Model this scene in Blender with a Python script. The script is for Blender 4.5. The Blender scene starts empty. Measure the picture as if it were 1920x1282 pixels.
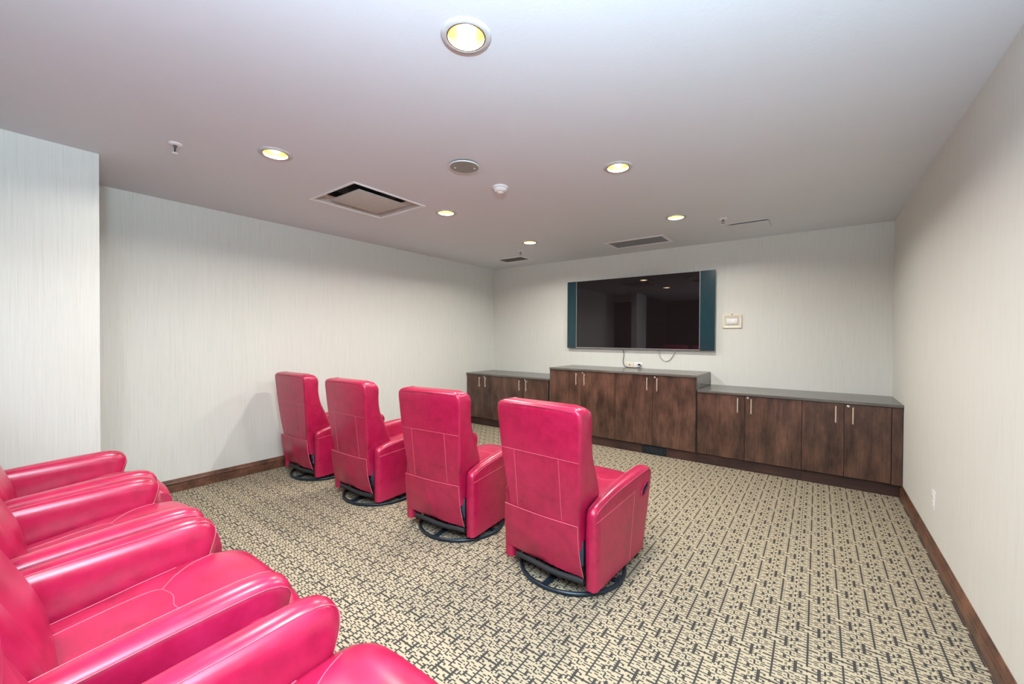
import bpy, bmesh, math, random
from mathutils import Vector, Matrix, geometry
from math import sin, cos, pi, radians as R

random.seed(4)
C = bpy.context.scene.collection
SC = bpy.context.scene

# ------------------------------------------------------------------ camera
FPX, YAW, PIT, ROL = 766.2127, 0.6420, -0.0107, 0.0054      # focal length in pixels of a 1920 wide frame
cd = bpy.data.cameras.new('camera')
cam = bpy.data.objects.new('camera', cd)
C.objects.link(cam)
cd.sensor_width = 36.0
cd.lens = 36.0 * FPX / 1920.0
cd.clip_start = 0.02
R0 = Vector((cos(YAW), sin(YAW), 0))
F0 = Vector((-sin(YAW), cos(YAW), 0))
Fv = F0 * cos(PIT) + Vector((0, 0, 1)) * sin(PIT)
U0 = Vector((0, 0, 1)) * cos(PIT) - F0 * sin(PIT)
rx = R0 * cos(ROL) + U0 * sin(ROL)
ux = U0 * cos(ROL) - R0 * sin(ROL)
m = Matrix((rx, ux, -Fv)).transposed().to_4x4()
m.translation = Vector((0, 0, 1.40))
cam.matrix_world = m
SC.camera = cam

# ------------------------------------------------------------------ world, exposure, main lights
w = bpy.data.worlds.new('world')
SC.world = w
w.use_nodes = True
w.node_tree.nodes['Background'].inputs[0].default_value = (0.8, 0.85, 0.9, 1)
w.node_tree.nodes['Background'].inputs[1].default_value = 0.05
SC.view_settings.view_transform = 'Standard'
SC.view_settings.look = 'None'
SC.view_settings.gamma = 1.0
SC.view_settings.use_curve_mapping = False
SC.view_settings.exposure = 0.09
SC.cycles.use_denoising = True
SC.cycles.max_bounces = 10
SC.cycles.diffuse_bounces = 8
SC.cycles.sample_clamp_indirect = 6.0

LAMP_W = 26.0          # each downlight
FLASH_W = 345.0         # photographer's flash, bounced off the ceiling beside the camera


def lamp_area(name, loc, size, power, col, rot=(0, 0, 0), parent=None, shape='DISK'):
    l = bpy.data.lights.new(name, 'AREA')
    l.shape = shape
    l.size = size
    l.energy = power
    l.color = col
    o = bpy.data.objects.new(name, l)
    C.objects.link(o)
    o.location = loc
    o.rotation_euler = rot
    if parent:
        o.parent = parent
    return o


fl = lamp_area('bounced_flash', (0.22, -0.28, 1.95), 0.22, FLASH_W, (0.64, 0.84, 1.0), (R(180), 0, 0))

# ------------------------------------------------------------------ room dimensions
H = 2.5985
XL, XR = -4.6016, 0.612
YB, YR = 5.6146, -2.4
XC, YC = -3.8206, 0.5351
XC2 = -3.96
RISER = 0.17
RISER_Y = 0.60
YF, YK = YB - 0.7124, YB - 0.6609

# ------------------------------------------------------------------ helpers


def mesh_obj(name, bm, mat, parent=None, smooth=True, angle=40):
    me = bpy.data.meshes.new(name)
    bmesh.ops.recalc_face_normals(bm, faces=bm.faces[:])
    if smooth:
        lim = R(angle)
        for f in bm.faces:
            f.smooth = True
        for e in bm.edges:
            if len(e.link_faces) == 2 and e.calc_face_angle(0) > lim:
                e.smooth = False
    bm.to_mesh(me)
    bm.free()
    o = bpy.data.objects.new(name, me)
    C.objects.link(o)
    if mat:
        me.materials.append(mat)
    if parent:
        o.parent = parent
    return o


def tag(o, label=None, cat=None, group=None, kind=None):
    if label:
        o['label'] = label
    if cat:
        o['category'] = cat
    if group:
        o['group'] = group
    if kind:
        o['kind'] = kind
    return o


def thing(name, label, cat, loc=(0, 0, 0), rz=0.0, group=None):
    o = bpy.data.objects.new(name, None)
    o.empty_display_size = 0.1
    C.objects.link(o)
    o.location = loc
    o.rotation_euler = (0, 0, rz)
    return tag(o, label, cat, group)


def part_label(o, s):
    o['label'] = s
    return o


def copy_tree(o, parent=None):
    c = o.copy()
    C.objects.link(c)
    if parent:
        c.parent = parent
    for ch in o.children:
        copy_tree(ch, c)
    return c


def box(bm, x0, x1, y0, y1, z0, z1, bev=0.0, seg=2):
    vs = [bm.verts.new(p) for p in ((x0, y0, z0), (x1, y0, z0), (x1, y1, z0), (x0, y1, z0),
                                    (x0, y0, z1), (x1, y0, z1), (x1, y1, z1), (x0, y1, z1))]
    fs = [bm.faces.new([vs[i] for i in q]) for q in ((0, 3, 2, 1), (4, 5, 6, 7), (0, 1, 5, 4), (1, 2, 6, 5), (2, 3, 7, 6), (3, 0, 4, 7))]
    if bev > 0:
        es = list({e for f in fs for e in f.edges})
        bmesh.ops.bevel(bm, geom=es, offset=bev, segments=seg, profile=0.5, affect='EDGES')
    return vs


def bx(x0, x1, y0, y1, z0, z1, bev=0.0, seg=2):
    bm = bmesh.new()
    box(bm, x0, x1, y0, y1, z0, z1, bev, seg)
    return bm


def loft(bm, rings, cap=True, closed=False):
    """rings: lists of the same number of points; skins them in order."""
    vr = [[bm.verts.new(p) for p in r] for r in rings]
    n = len(vr[0])
    k = len(vr)
    for i in range(k if closed else k - 1):
        a, b = vr[i], vr[(i + 1) % k]
        for j in range(n):
            bm.faces.new((a[j], a[(j + 1) % n], b[(j + 1) % n], b[j]))
    if cap and not closed:
        bm.faces.new(list(reversed(vr[0])))
        bm.faces.new(vr[-1])
    return vr


def tube(bm, pts, r, seg=8, closed=False):
    pts = [Vector(p) for p in pts]
    n = len(pts)
    rings = []
    up = None
    for i, p in enumerate(pts):
        if closed:
            t = (pts[(i + 1) % n] - pts[i - 1]).normalized()
        else:
            t = (pts[min(i + 1, n - 1)] - pts[max(i - 1, 0)]).normalized()
        if up is None:
            up = Vector((0, 0, 1)) if abs(t.z) < 0.9 else Vector((1, 0, 0))
        a = t.cross(up)
        if a.length < 1e-5:
            a = t.cross(Vector((0.3, 1, 0.2)))
        a.normalize()
        b = a.cross(t).normalized()
        up = b
        rings.append([p + (a * cos(2 * pi * k / seg) + b * sin(2 * pi * k / seg)) * r for k in range(seg)])
    loft(bm, rings, cap=not closed, closed=closed)


def smooth_path(pts, n=6):
    P = [Vector(p) for p in pts]
    out = []
    for i in range(len(P) - 1):
        p0, p1, p2, p3 = P[max(i - 1, 0)], P[i], P[i + 1], P[min(i + 2, len(P) - 1)]
        for k in range(n):
            t = k / n
            out.append(0.5 * ((2 * p1) + (p2 - p0) * t + (2 * p0 - 5 * p1 + 4 * p2 - p3) * t * t + (3 * p1 - p0 - 3 * p2 + p3) * t ** 3))
    out.append(P[-1])
    return out


def lathe(bm, prof, seg=32, cx=0, cy=0, close=False):
    rings = []
    for (r, z) in prof:
        rings.append([(cx + r * cos(2 * pi * k / seg), cy + r * sin(2 * pi * k / seg), z) for k in range(seg)])
    loft(bm, rings, cap=not close, closed=close)


def interp(tab, x):
    if x <= tab[0][0]:
        return tab[0][1]
    for (a, va), (b, vb) in zip(tab, tab[1:]):
        if x <= b:
            return va + (vb - va) * (x - a) / (b - a)
    return tab[-1][1]


def rrect(x0, x1, y0, y1, radii, seg=5):
    """rounded rectangle ring, ccw from (x1,y0) corner; radii for corners (x0y0,x1y0,x1y1,x0y1)."""
    pts = []
    for (cx, cy, r, a0) in ((x0, y0, radii[0], pi), (x1, y0, radii[1], 1.5 * pi), (x1, y1, radii[2], 0), (x0, y1, radii[3], 0.5 * pi)):
        ox = cx + r if cx == x0 else cx - r
        oy = cy + r if cy == y0 else cy - r
        for k in range(seg + 1):
            a = a0 + 0.5 * pi * k / seg
            pts.append((ox + r * cos(a), oy + r * sin(a)))
    return pts


# ------------------------------------------------------------------ materials


class NT:
    def __init__(self, name):
        self.m = bpy.data.materials.new(name)
        self.m.use_nodes = True
        self.t = self.m.node_tree
        self.b = self.t.nodes['Principled BSDF']

    def n(self, typ, **kw):
        nd = self.t.nodes.new(typ)
        for k, v in kw.items():
            setattr(nd, k, v)
        return nd

    def l(self, a, b):
        self.t.links.new(a, b)

    def math(self, op, a, b=None, clamp=False):
        nd = self.n('ShaderNodeMath', operation=op)
        nd.use_clamp = clamp
        for i, v in enumerate((a, b)):
            if v is None:
                continue
            if isinstance(v, (int, float)):
                nd.inputs[i].default_value = v
            else:
                self.l(v, nd.inputs[i])
        return nd.outputs[0]

    def coord(self, scale=(1, 1, 1), out='Object'):
        tc = self.n('ShaderNodeTexCoord')
        mp = self.n('ShaderNodeMapping')
        mp.inputs['Scale'].default_value = scale
        self.l(tc.outputs[out], mp.inputs[0])
        return mp.outputs[0]

    def noise(self, vec, scale, detail=3, rough=0.55):
        nd = self.n('ShaderNodeTexNoise')
        nd.inputs['Scale'].default_value = scale
        nd.inputs['Detail'].default_value = detail
        nd.inputs['Roughness'].default_value = rough
        self.l(vec, nd.inputs['Vector'])
        return nd.outputs[0]

    def ramp(self, fac, stops, interp='LINEAR'):
        nd = self.n('ShaderNodeValToRGB')
        cr = nd.color_ramp
        cr.interpolation = interp
        while len(cr.elements) < len(stops):
            cr.elements.new(0.5)
        for e, (p, c) in zip(cr.elements, stops):
            e.position = p
            e.color = c if len(c) == 4 else (*c, 1)
        self.l(fac, nd.inputs[0])
        return nd.outputs[0]

    def bump(self, h, strength=0.2, dist=0.002):
        nd = self.n('ShaderNodeBump')
        nd.inputs['Strength'].default_value = strength
        nd.inputs['Distance'].default_value = dist
        self.l(h, nd.inputs['Height'])
        self.l(nd.outputs[0], self.b.inputs['Normal'])

    def set(self, col=None, rough=None, metal=None, spec=None, coat=None):
        b = self.b
        if col is not None:
            if isinstance(col, tuple):
                b.inputs['Base Color'].default_value = (*col, 1)
            else:
                self.l(col, b.inputs['Base Color'])
        if rough is not None:
            b.inputs['Roughness'].default_value = rough
        if metal is not None:
            b.inputs['Metallic'].default_value = metal
        if spec is not None:
            b.inputs['Specular IOR Level'].default_value = spec
        if coat is not None:
            b.inputs['Coat Weight'].default_value = coat
        return self


def plain(name, col, rough=0.5, metal=0.0, spec=0.5, vary=0.06, scale=30):
    t = NT(name)
    v = t.coord()
    f = t.noise(v, scale, 2)
    a = tuple(max(0, c * (1 - vary)) for c in col)
    b = tuple(min(1, c * (1 + vary)) for c in col)
    t.set(t.ramp(f, [(0.3, a), (0.7, b)]), rough, metal, spec)
    return t.m


def emit(name, col, s):
    t = NT(name)
    t.set((0.8, 0.8, 0.8), 0.5)
    t.b.inputs['Emission Color'].default_value = (*col, 1)
    t.b.inputs['Emission Strength'].default_value = s
    return t.m


def wallpaper(name, horiz='X'):
    t = NT(name)
    sc = (60, 60, 1.1)
    v = t.coord(sc)
    f1 = t.noise(v, 2.2, 4, 0.7)
    v2 = t.coord((190, 190, 3.0))
    f2 = t.noise(v2, 1.6, 2, 0.6)
    v3 = t.coord((1.0, 1.0, 0.25))
    f3 = t.noise(v3, 1.2, 2, 0.5)
    a = t.math('MULTIPLY', f1, 0.55)
    b = t.math('MULTIPLY', f2, 0.35)
    c = t.math('MULTIPLY', f3, 0.10)
    s = t.math('ADD', t.math('ADD', a, b), c)
    col = t.ramp(s, [(0.30, (0.55, 0.55, 0.50)), (0.44, (0.645, 0.65, 0.60)), (0.56, (0.675, 0.68, 0.635)), (0.70, (0.70, 0.705, 0.665))])
    t.set(col, 0.62, 0, 0.35)
    t.bump(s, 0.12, 0.002)
    return t.m


def paint():
    t = NT('ceiling paint')
    v = t.coord()
    f = t.noise(v, 55, 3, 0.6)
    g = t.noise(v, 0.6, 2, 0.5)
    t.set(t.ramp(g, [(0.3, (0.655, 0.685, 0.725)), (0.7, (0.685, 0.72, 0.765))]), 0.75, 0, 0.3)
    t.bump(f, 0.25, 0.002)
    return t.m


def carpet():
    t = NT('woven carpet')
    W, P = 0.1225, 0.3067
    tc = t.n('ShaderNodeTexCoord')
    sp = t.n('ShaderNodeSeparateXYZ')
    # slight wobble of the yarns
    t.l(tc.outputs['Object'], sp.inputs[0])
    nz = t.n('ShaderNodeTexNoise')
    nz.inputs['Scale'].default_value = 260
    nz.inputs['Detail'].default_value = 1
    t.l(tc.outputs['Object'], nz.inputs['Vector'])
    sc2 = t.n('ShaderNodeSeparateXYZ')
    t.l(nz.outputs['Color'], sc2.inputs[0])
    X = t.math('ADD', sp.outputs[0], t.math('MULTIPLY', t.math('SUBTRACT', sc2.outputs[0], 0.5), 0.0022))
    Y = t.math('ADD', sp.outputs[1], t.math('MULTIPLY', t.math('SUBTRACT', sc2.outputs[1], 0.5), 0.0022))
    u = t.math('DIVIDE', t.math('SUBTRACT', X, 0.224), W)
    k = t.math('ROUND', u)
    du = t.math('SUBTRACT', u, k)
    a = t.math('ABSOLUTE', du)
    par = t.math('ABSOLUTE', t.math('MODULO', k, 2.0))
    v = t.math('ADD', t.math('DIVIDE', t.math('SUBTRACT', Y, 2.427), P), t.math('MULTIPLY', par, 0.5))

    def fold(vv):
        return t.math('ABSOLUTE', t.math('SUBTRACT', vv, t.math('ROUND', vv)))
    b = fold(v)
    bs = fold(t.math('ADD', v, t.math('MULTIPLY', t.math('SIGN', du), 0.018)))

    def mask(src, spans):
        st = [(0.0, (0, 0, 0))]
        for (s0, s1) in spans:
            if s0 <= 0:
                st = [(0.0, (1, 1, 1))]
            else:
                st.append((s0, (1, 1, 1)))
            st.append((s1, (0, 0, 0)))
        return t.ramp(src, st, 'CONSTANT')

    def dash(src, centres, hw):
        return mask(src, [(max(0, c - hw), c + hw) for c in centres])
    groups = [
        (mask(a, [(0, 0.031)]), mask(b, [(0, 0.024), (0.085, 0.6)])),                    # long line with its gap and the knot in the gap
        (mask(a, [(0, 0.33)]), mask(b, [(0, 0.0135)])),                                  # strong cross line
        (mask(a, [(0.285, 0.380)]), mask(b, [(0, 0.128), (0.320, 0.410)])),              # thick bars and squares
        (mask(a, [(0.12, 0.195)]), mask(b, [(0.045, 0.085)])),                          # four blobs
        (mask(a, [(0.468, 0.6)]), dash(b, [0.083, 0.25, 0.417], 0.042)),                 # short middle dashes
        (mask(a, [(0, 0.31)]), dash(bs, [0.125, 0.25, 0.375, 0.492], 0.0092)),           # long teeth from the line to the squares
        (mask(a, [(0, 0.13)]), dash(bs, [0.1875, 0.3125, 0.4375], 0.0092)),              # short teeth on the line
        (mask(a, [(0.19, 0.33)]), dash(bs, [0.0625, 0.21, 0.29, 0.415], 0.0092)),        # loose teeth
        (mask(a, [(0.34, 0.50)]), dash(bs, [0.0625, 0.1875, 0.3125, 0.4375], 0.0092)),   # rungs to the middle dashes
        (mask(a, [(0.36, 0.43)]), dash(bs, [0.02, 0.125, 0.25, 0.375, 0.485], 0.0092)),
    ]
    tot = None
    for (ma, mb) in groups:
        g = t.math('MULTIPLY', ma, mb)
        tot = g if tot is None else t.math('MAXIMUM', tot, g)
    n1 = t.noise(tc.outputs['Object'], 420, 2, 0.7)
    n2 = t.noise(tc.outputs['Object'], 2.2, 3, 0.6)
    beige = t.ramp(n1, [(0.28, (0.36, 0.295, 0.190)), (0.72, (0.52, 0.44, 0.31))])
    dark = t.ramp(n1, [(0.3, (0.035, 0.032, 0.030)), (0.7, (0.075, 0.068, 0.062))])
    mx = t.n('ShaderNodeMix', data_type='RGBA')
    t.l(tot, mx.inputs[0])
    t.l(beige, mx.inputs[6])
    t.l(dark, mx.inputs[7])
    mv = t.n('ShaderNodeMix', data_type='RGBA', blend_type='MULTIPLY')
    mv.inputs[0].default_value = 1.0
    t.l(mx.outputs[2], mv.inputs[6])
    t.l(t.ramp(n2, [(0.3, (0.93, 0.93, 0.94)), (0.7, (1, 1, 1))]), mv.inputs[7])
    t.set(mv.outputs[2], 0.95, 0, 0.08)
    hgt = t.math('SUBTRACT', n1, t.math('MULTIPLY', tot, 0.8))
    t.bump(hgt, 0.35, 0.003)
    return t.m


def leather():
    t = NT('crimson leather')
    v = t.coord()
    f1 = t.noise(v, 14, 5, 0.65)
    f2 = t.noise(v, 3.0, 3, 0.6)
    s = t.math('ADD', t.math('MULTIPLY', f1, 0.65), t.math('MULTIPLY', f2, 0.35))
    t.set(t.ramp(s, [(0.32, (0.25, 0.004, 0.030)), (0.50, (0.37, 0.008, 0.050)), (0.68, (0.45, 0.014, 0.072))]), 0.34, 0, 0.6)
    g = t.noise(v, 300, 2, 0.6)
    rr = t.math('ADD', t.math('MULTIPLY', f1, 0.08), 0.25)
    t.l(rr, t.b.inputs['Roughness'])
    h = t.math('ADD', t.math('MULTIPLY', g, 0.10), t.math('MULTIPLY', t.noise(v, 5, 1, 0.4), 0.6))
    t.bump(h, 0.16, 0.006)
    return t.m


def wood_dark(name, vertical=True, c0=(0.026, 0.0125, 0.009), c1=(0.150, 0.072, 0.046), rough=0.36):
    t = NT(name)
    tc = t.n('ShaderNodeTexCoord')
    inf = t.n('ShaderNodeObjectInfo')
    ad = t.n('ShaderNodeVectorMath', operation='ADD')
    cmb = t.n('ShaderNodeCombineXYZ')
    for i in range(3):
        t.l(t.math('MULTIPLY', inf.outputs['Random'], 13.7), cmb.inputs[i])
    t.l(tc.outputs['Object'], ad.inputs[0])
    t.l(cmb.outputs[0], ad.inputs[1])
    mp = t.n('ShaderNodeMapping')
    mp.inputs['Scale'].default_value = (26, 26, 2.2) if vertical else (2.2, 26, 26)
    t.l(ad.outputs[0], mp.inputs[0])
    f1 = t.noise(mp.outputs[0], 2.2, 5, 0.65)
    mp2 = t.n('ShaderNodeMapping')
    mp2.inputs['Scale'].default_value = (6, 6, 2.4) if vertical else (2.4, 6, 6)
    t.l(ad.outputs[0], mp2.inputs[0])
    f2 = t.noise(mp2.outputs[0], 1.3, 4, 0.6)
    s = t.math('ADD', t.math('MULTIPLY', f1, 0.36), t.math('MULTIPLY', f2, 0.64))
    mid = tuple((p + q) / 2.3 for p, q in zip(c0, c1))
    t.set(t.ramp(s, [(0.36, c0), (0.5, mid), (0.64, c1)]), rough, 0, 0.5)
    t.bump(f1, 0.08, 0.001)
    return t.m


M_WALL = wallpaper('striated wallpaper')
M_CEIL = paint()
M_CARPET = carpet()
M_LEATHER = leather()
M_STITCH = plain('pink stitching', (0.72, 0.16, 0.22), 0.5)
M_DARKSTITCH = plain('dark seam', (0.16, 0.004, 0.014), 0.6)
M_WOOD = wood_dark('walnut laminate')
M_WOODH = wood_dark('walnut laminate lying', False, (0.026, 0.013, 0.012), (0.075, 0.034, 0.026), 0.4)
M_TOP = wood_dark('dark worktop laminate', False, (0.095, 0.088, 0.080), (0.150, 0.136, 0.122), 0.24)  # base colour lifted to grey, painting in the wall's reflected sheen
M_BASE = wood_dark('brown stained baseboard', False, (0.045, 0.018, 0.012), (0.20, 0.085, 0.048), 0.35)
M_CARCASS = plain('dark carcass', (0.012, 0.008, 0.007), 0.6)
M_BRASS = plain('brushed pale brass', (0.88, 0.78, 0.64), 0.35, 0.8)
M_CHROME = plain('chrome', (0.80, 0.80, 0.80), 0.18, 1.0)
M_BLACKMETAL = plain('blue black enamelled steel', (0.012, 0.022, 0.034), 0.30, 0.35)
M_BLACK = plain('black cloth', (0.010, 0.010, 0.012), 0.7)
M_BLUEMETAL = plain('blued bracket steel', (0.10, 0.17, 0.23), 0.4, 0.6)
M_WHITE = plain('white plastic', (0.80, 0.80, 0.79), 0.4)
M_IVORY = plain('ivory plastic', (0.74, 0.68, 0.55), 0.4)
M_WMETAL = plain('white enamelled metal', (0.76, 0.755, 0.75), 0.4)
M_GREYMETAL = plain('grey painted metal', (0.42, 0.40, 0.36), 0.55)
M_DARKSLAT = plain('dark vent slat', (0.11, 0.11, 0.105), 0.5)
M_TRIM = plain('trim ring enamel', (0.50, 0.50, 0.50), 0.5)
M_BRONZE = plain('dark bronze', (0.13, 0.075, 0.03), 0.5)
M_PANEL = plain('warm grey enamel', (0.48, 0.455, 0.42), 0.5)
M_DISC = plain('olive grey disc', (0.27, 0.265, 0.235), 0.55)
M_STEEL = plain('dark chrome', (0.30, 0.31, 0.32), 0.2, 1.0)
M_SHADOW = plain('recess shade and dark fittings', (0.015, 0.018, 0.022), 0.7)  # near-black stands in for shade inside vents; also colours small dark fittings
M_SLAT = plain('grey vent slat', (0.20, 0.22, 0.24), 0.45)
M_GOLD = plain('pale gold reflector', (0.92, 0.74, 0.42), 0.25, 0.55)
M_SCREEN = plain('black glass screen', (0.010, 0.007, 0.008), 0.02, 0, 0.5)
M_TEAL = plain('teal black speaker cloth', (0.010, 0.040, 0.052), 0.22, 0, 0.5)
M_SILVER = plain('silver trim', (0.55, 0.60, 0.62), 0.3, 0.8)
M_WCABLE = plain('off white cable', (0.46, 0.44, 0.36), 0.5)
M_PLATE = plain('grey ivory plate', (0.55, 0.53, 0.47), 0.5)
M_BCABLE = plain('black cable', (0.012, 0.012, 0.014), 0.45)
M_BULB = emit('lit lamp tube', (1.0, 0.84, 0.52), 7.0)
M_REARDARK = wood_dark('darkened rear fill', True, (0.018, 0.010, 0.008), (0.05, 0.025, 0.018), 0.4)  # near-black finish that puts the rear's darkness into the mirrored view

# ------------------------------------------------------------------ room shell
T = 0.12


def struct(name, bm, mat, smooth=False):
    o = mesh_obj(name, bm, mat, None, smooth)
    o['kind'] = 'structure'
    return o


struct('floor', bx(XL - T, XR + T, YR - T, YB + T, -0.10, 0.0), M_CARPET)
bm = bx(XC2 + 0.0, XR - 0.001, YR, RISER_Y, 0.0, RISER)
fr = struct('floor_riser', bm, M_CARPET)
struct('wall_left', bx(XL - T, XL, YR, YB, 0, H), M_WALL)
struct('wall_right', bx(XR, XR + T, YR, YB, 0, H), M_WALL)
struct('wall_back', bx(XL - T, XR + T, YB, YB + T, 0, H), M_WALL)
struct('wall_rear', bx(XL - T, XR + T, YR - T, YR, 0, H), M_REARDARK)  # dark colour put in so the mirrored rear of the room reads dark
struct('wall_pillar', bx(XC2, XC, -0.22, YC, 0, H), M_WALL)
struct('dark_opening_fill', bx(XC2, XC - 0.06, YR, -0.22, 0, H), M_REARDARK)  # unseen dark block added in place of the dark opening past the pillar

# darkened rear fill added in place of the dark opening beside the pillar (seen only mirrored in the television)
d1 = struct('added_door', bx(XL + 0.005, XC2 - 0.005, 0.10, 0.145, 0.005, 2.40), M_REARDARK)
bm = bmesh.new()
tube(bm, [(XC2 - 0.07, 0.150, 1.02), (XC2 - 0.07, 0.195, 1.02), (XC2 - 0.18, 0.195, 1.02)], 0.009, 8)
mesh_obj('added_door_handle', bm, M_CHROME, d1)
struct('wall_lintel', bx(XL, XC2, 0.10, 0.20, 2.405, H), M_WALL)

# ceiling with real openings for lights, vents and the air unit
LIGHTS = [(-1.133, 1.20), (-2.862, 1.225), (-1.133, 2.745), (-2.872, 2.772), (-1.133, 4.205), (-2.905, 4.25),
          (-1.133, -0.35)]
R_HOLE = 0.078
RECTS = [(-3.530, -2.895, 1.815, 2.500), (-3.965, -3.525, 4.915, 5.165), (-2.140, -1.475, 4.865, 5.195)]


def ceiling():
    pts, edges, holes = [], [], []

    def loop(ps):
        s = len(pts)
        pts.extend([Vector(p) for p in ps])
        n = len(ps)
        edges.extend([(s + i, s + (i + 1) % n) for i in range(n)])
    loop([(XL - T, YR - T), (XR + T, YR - T), (XR + T, YB + T), (XL - T, YB + T)])
    for (x, y) in LIGHTS:
        loop([(x + R_HOLE * cos(2 * pi * k / 32), y + R_HOLE * sin(2 * pi * k / 32)) for k in range(32)])
    for (x0, x1, y0, y1) in RECTS:
        loop([(x0, y0), (x1, y0), (x1, y1), (x0, y1)])
    v, e, f, *_ = geometry.delaunay_2d_cdt(pts, edges, [], 1, 1e-6)
    bm = bmesh.new()
    vs = [bm.verts.new((p.x, p.y, H)) for p in v]
    for q in f:
        c = sum((v[i] for i in q), Vector((0, 0))) / len(q)
        if any((c.x - x) ** 2 + (c.y - y) ** 2 < (R_HOLE * 0.999) ** 2 for x, y in LIGHTS):
            continue
        if any(x0 < c.x < x1 and y0 < c.y < y1 for x0, x1, y0, y1 in RECTS):
            continue
        bm.faces.new([vs[i] for i in q])
    return bm


struct('ceiling', ceiling(), M_CEIL)


def baseboard(name, p0, p1, nrm):
    """moulded skirting from p0 to p1 (2D), nrm points into the room."""
    prof = [(0, 0), (0.016, 0), (0.016, 0.060), (0.0105, 0.064), (0.0100, 0.070), (0.0155, 0.075), (0.0165, 0.080), (0.015, 0.087), (0.0105, 0.093),
            (0.0095, 0.101), (0.0075, 0.106), (0.007, 0.113), (0.004, 0.117), (0, 0.117)]
    bm = bmesh.new()
    rings = []
    for (x, y) in (p0, p1):
        rings.append([(x + nrm[0] * d, y + nrm[1] * d, z) for d, z in prof])
    loft(bm, rings)
    return struct(name, bm, M_BASE)


baseboard('baseboard_left', (XL, 0.21), (XL, YK - 0.001), (1, 0))
baseboard('baseboard_right', (XR, RISER_Y + 0.001), (XR, YK - 0.001), (-1, 0))
baseboard('baseboard_pillar', (XC2 + 0.001, YC), (XC - 0.001, YC), (0, 1)) if False else None

# ------------------------------------------------------------------ recliner chair


def arm_bm(sx):
    top = [(-0.262, 0.466), (-0.245, 0.487), (-0.20, 0.503), (-0.137, 0.517), (-0.02, 0.533), (0.09, 0.542), (0.22, 0.550), (0.33, 0.555),
           (0.42, 0.558), (0.465, 0.556), (0.497, 0.548), (0.517, 0.534), (0.530, 0.512), (0.535, 0.487)]
    bot_y = [-0.255, -0.235, -0.19, -0.13, -0.02, 0.08, 0.19, 0.26, 0.31, 0.335, 0.355, 0.370, 0.381, 0.388]
    rings = []
    n = len(top)
    for i, ((yt, zt), yb) in enumerate(zip(top, bot_y)):
        s = i / (n - 1)
        th = 0.066 + 0.030 * min(1, max(0, (yt + 0.2) / 0.5))
        xo = 0.317
        xi = xo - th
        sh = 0.0
        if i == 0:
            sh = 0.014
        if i == n - 1:
            sh = 0.020
        elif i == n - 2:
            sh = 0.007
        xo -= sh
        xi += sh
        hw = (xo - xi) / 2
        cx = (xo + xi) / 2
        rz, rzi = 0.032, 0.060
        zb = 0.050
        ring = []
        nside = 6
        # inner side upwards
        for k in range(nside):
            w_ = k / (nside - 1)
            z = zb + (zt - rzi - zb) * w_
            bulge = 0.004 * sin(pi * w_)
            y = yb + (yt - yb) * (z - zb) / (zt - zb)
            ring.append((cx - hw - bulge, y, z))
        for k in range(1, 9):
            a = pi - pi * k / 9
            ca, sa = cos(a), sin(a)
            px = cx + hw * math.copysign(abs(ca) ** 0.85, ca)
            rr_ = rzi if ca < 0 else rz
            pz = zt - rr_ + rr_ * abs(sa) ** 0.85
            y = yb + (yt - yb) * (pz - zb) / (zt - zb)
            ring.append((px, y, pz))
        for k in range(nside):
            w_ = 1 - k / (nside - 1)
            z = zb + (zt - rz - zb) * w_
            bulge = 0.003 * sin(pi * w_)
            y = yb + (yt - yb) * (z - zb) / (zt - zb)
            ring.append((cx + hw + bulge, y, z))
        if sx < 0:
            ring = [(-x, y, z) for x, y, z in ring]
        rings.append(ring)
    bm = bmesh.new()
    loft(bm, rings)
    return bm, rings


def arm_stitch(rings, sx):
    bm = bmesh.new()
    for idx, off in ((13, 0.0010), (8, -0.0005)):
        pts = []
        for r in rings[1:-1]:
            p = Vector(r[idx])
            p.x += off * sx
            p.z += 0.0006
            pts.append(p)
        # down the front corner
        rr = rings[-2]
        for k in ((14, 15, 16, 17) if idx == 13 else (7, 6, 5, 4, 3)):
            p = Vector(rr[k])
            p.x += off * sx
            p.y += 0.001
            pts.append(p)
        tube(bm, pts, 0.0009, 5)
    return bm


YFR = [(0.26, 0.0), (0.34, -0.012), (0.42, -0.030), (0.50, -0.052), (0.54, -0.066), (0.60, -0.096), (0.65, -0.122), (0.73, -0.164), (0.80, -0.190), (0.86, -0.201),
       (0.91, -0.204), (0.96, -0.203), (0.990, -0.212), (1.010, -0.230), (1.024, -0.255), (1.031, -0.285)]
YRR = [(0.26, -0.285), (0.42, -0.312), (0.50, -0.322), (0.60, -0.333), (0.73, -0.348), (0.83, -0.358), (0.91, -0.364), (0.985, -0.372), (1.012, -0.373), (1.024, -0.367), (1.031, -0.352)]
HWT = [(0.26, 0.234), (0.46, 0.243), (0.52, 0.256), (0.60, 0.265), (0.73, 0.275), (0.90, 0.286), (0.97, 0.289), (1.0, 0.286), (1.012, 0.281), (1.024, 0.269), (1.031, 0.250)]


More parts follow.
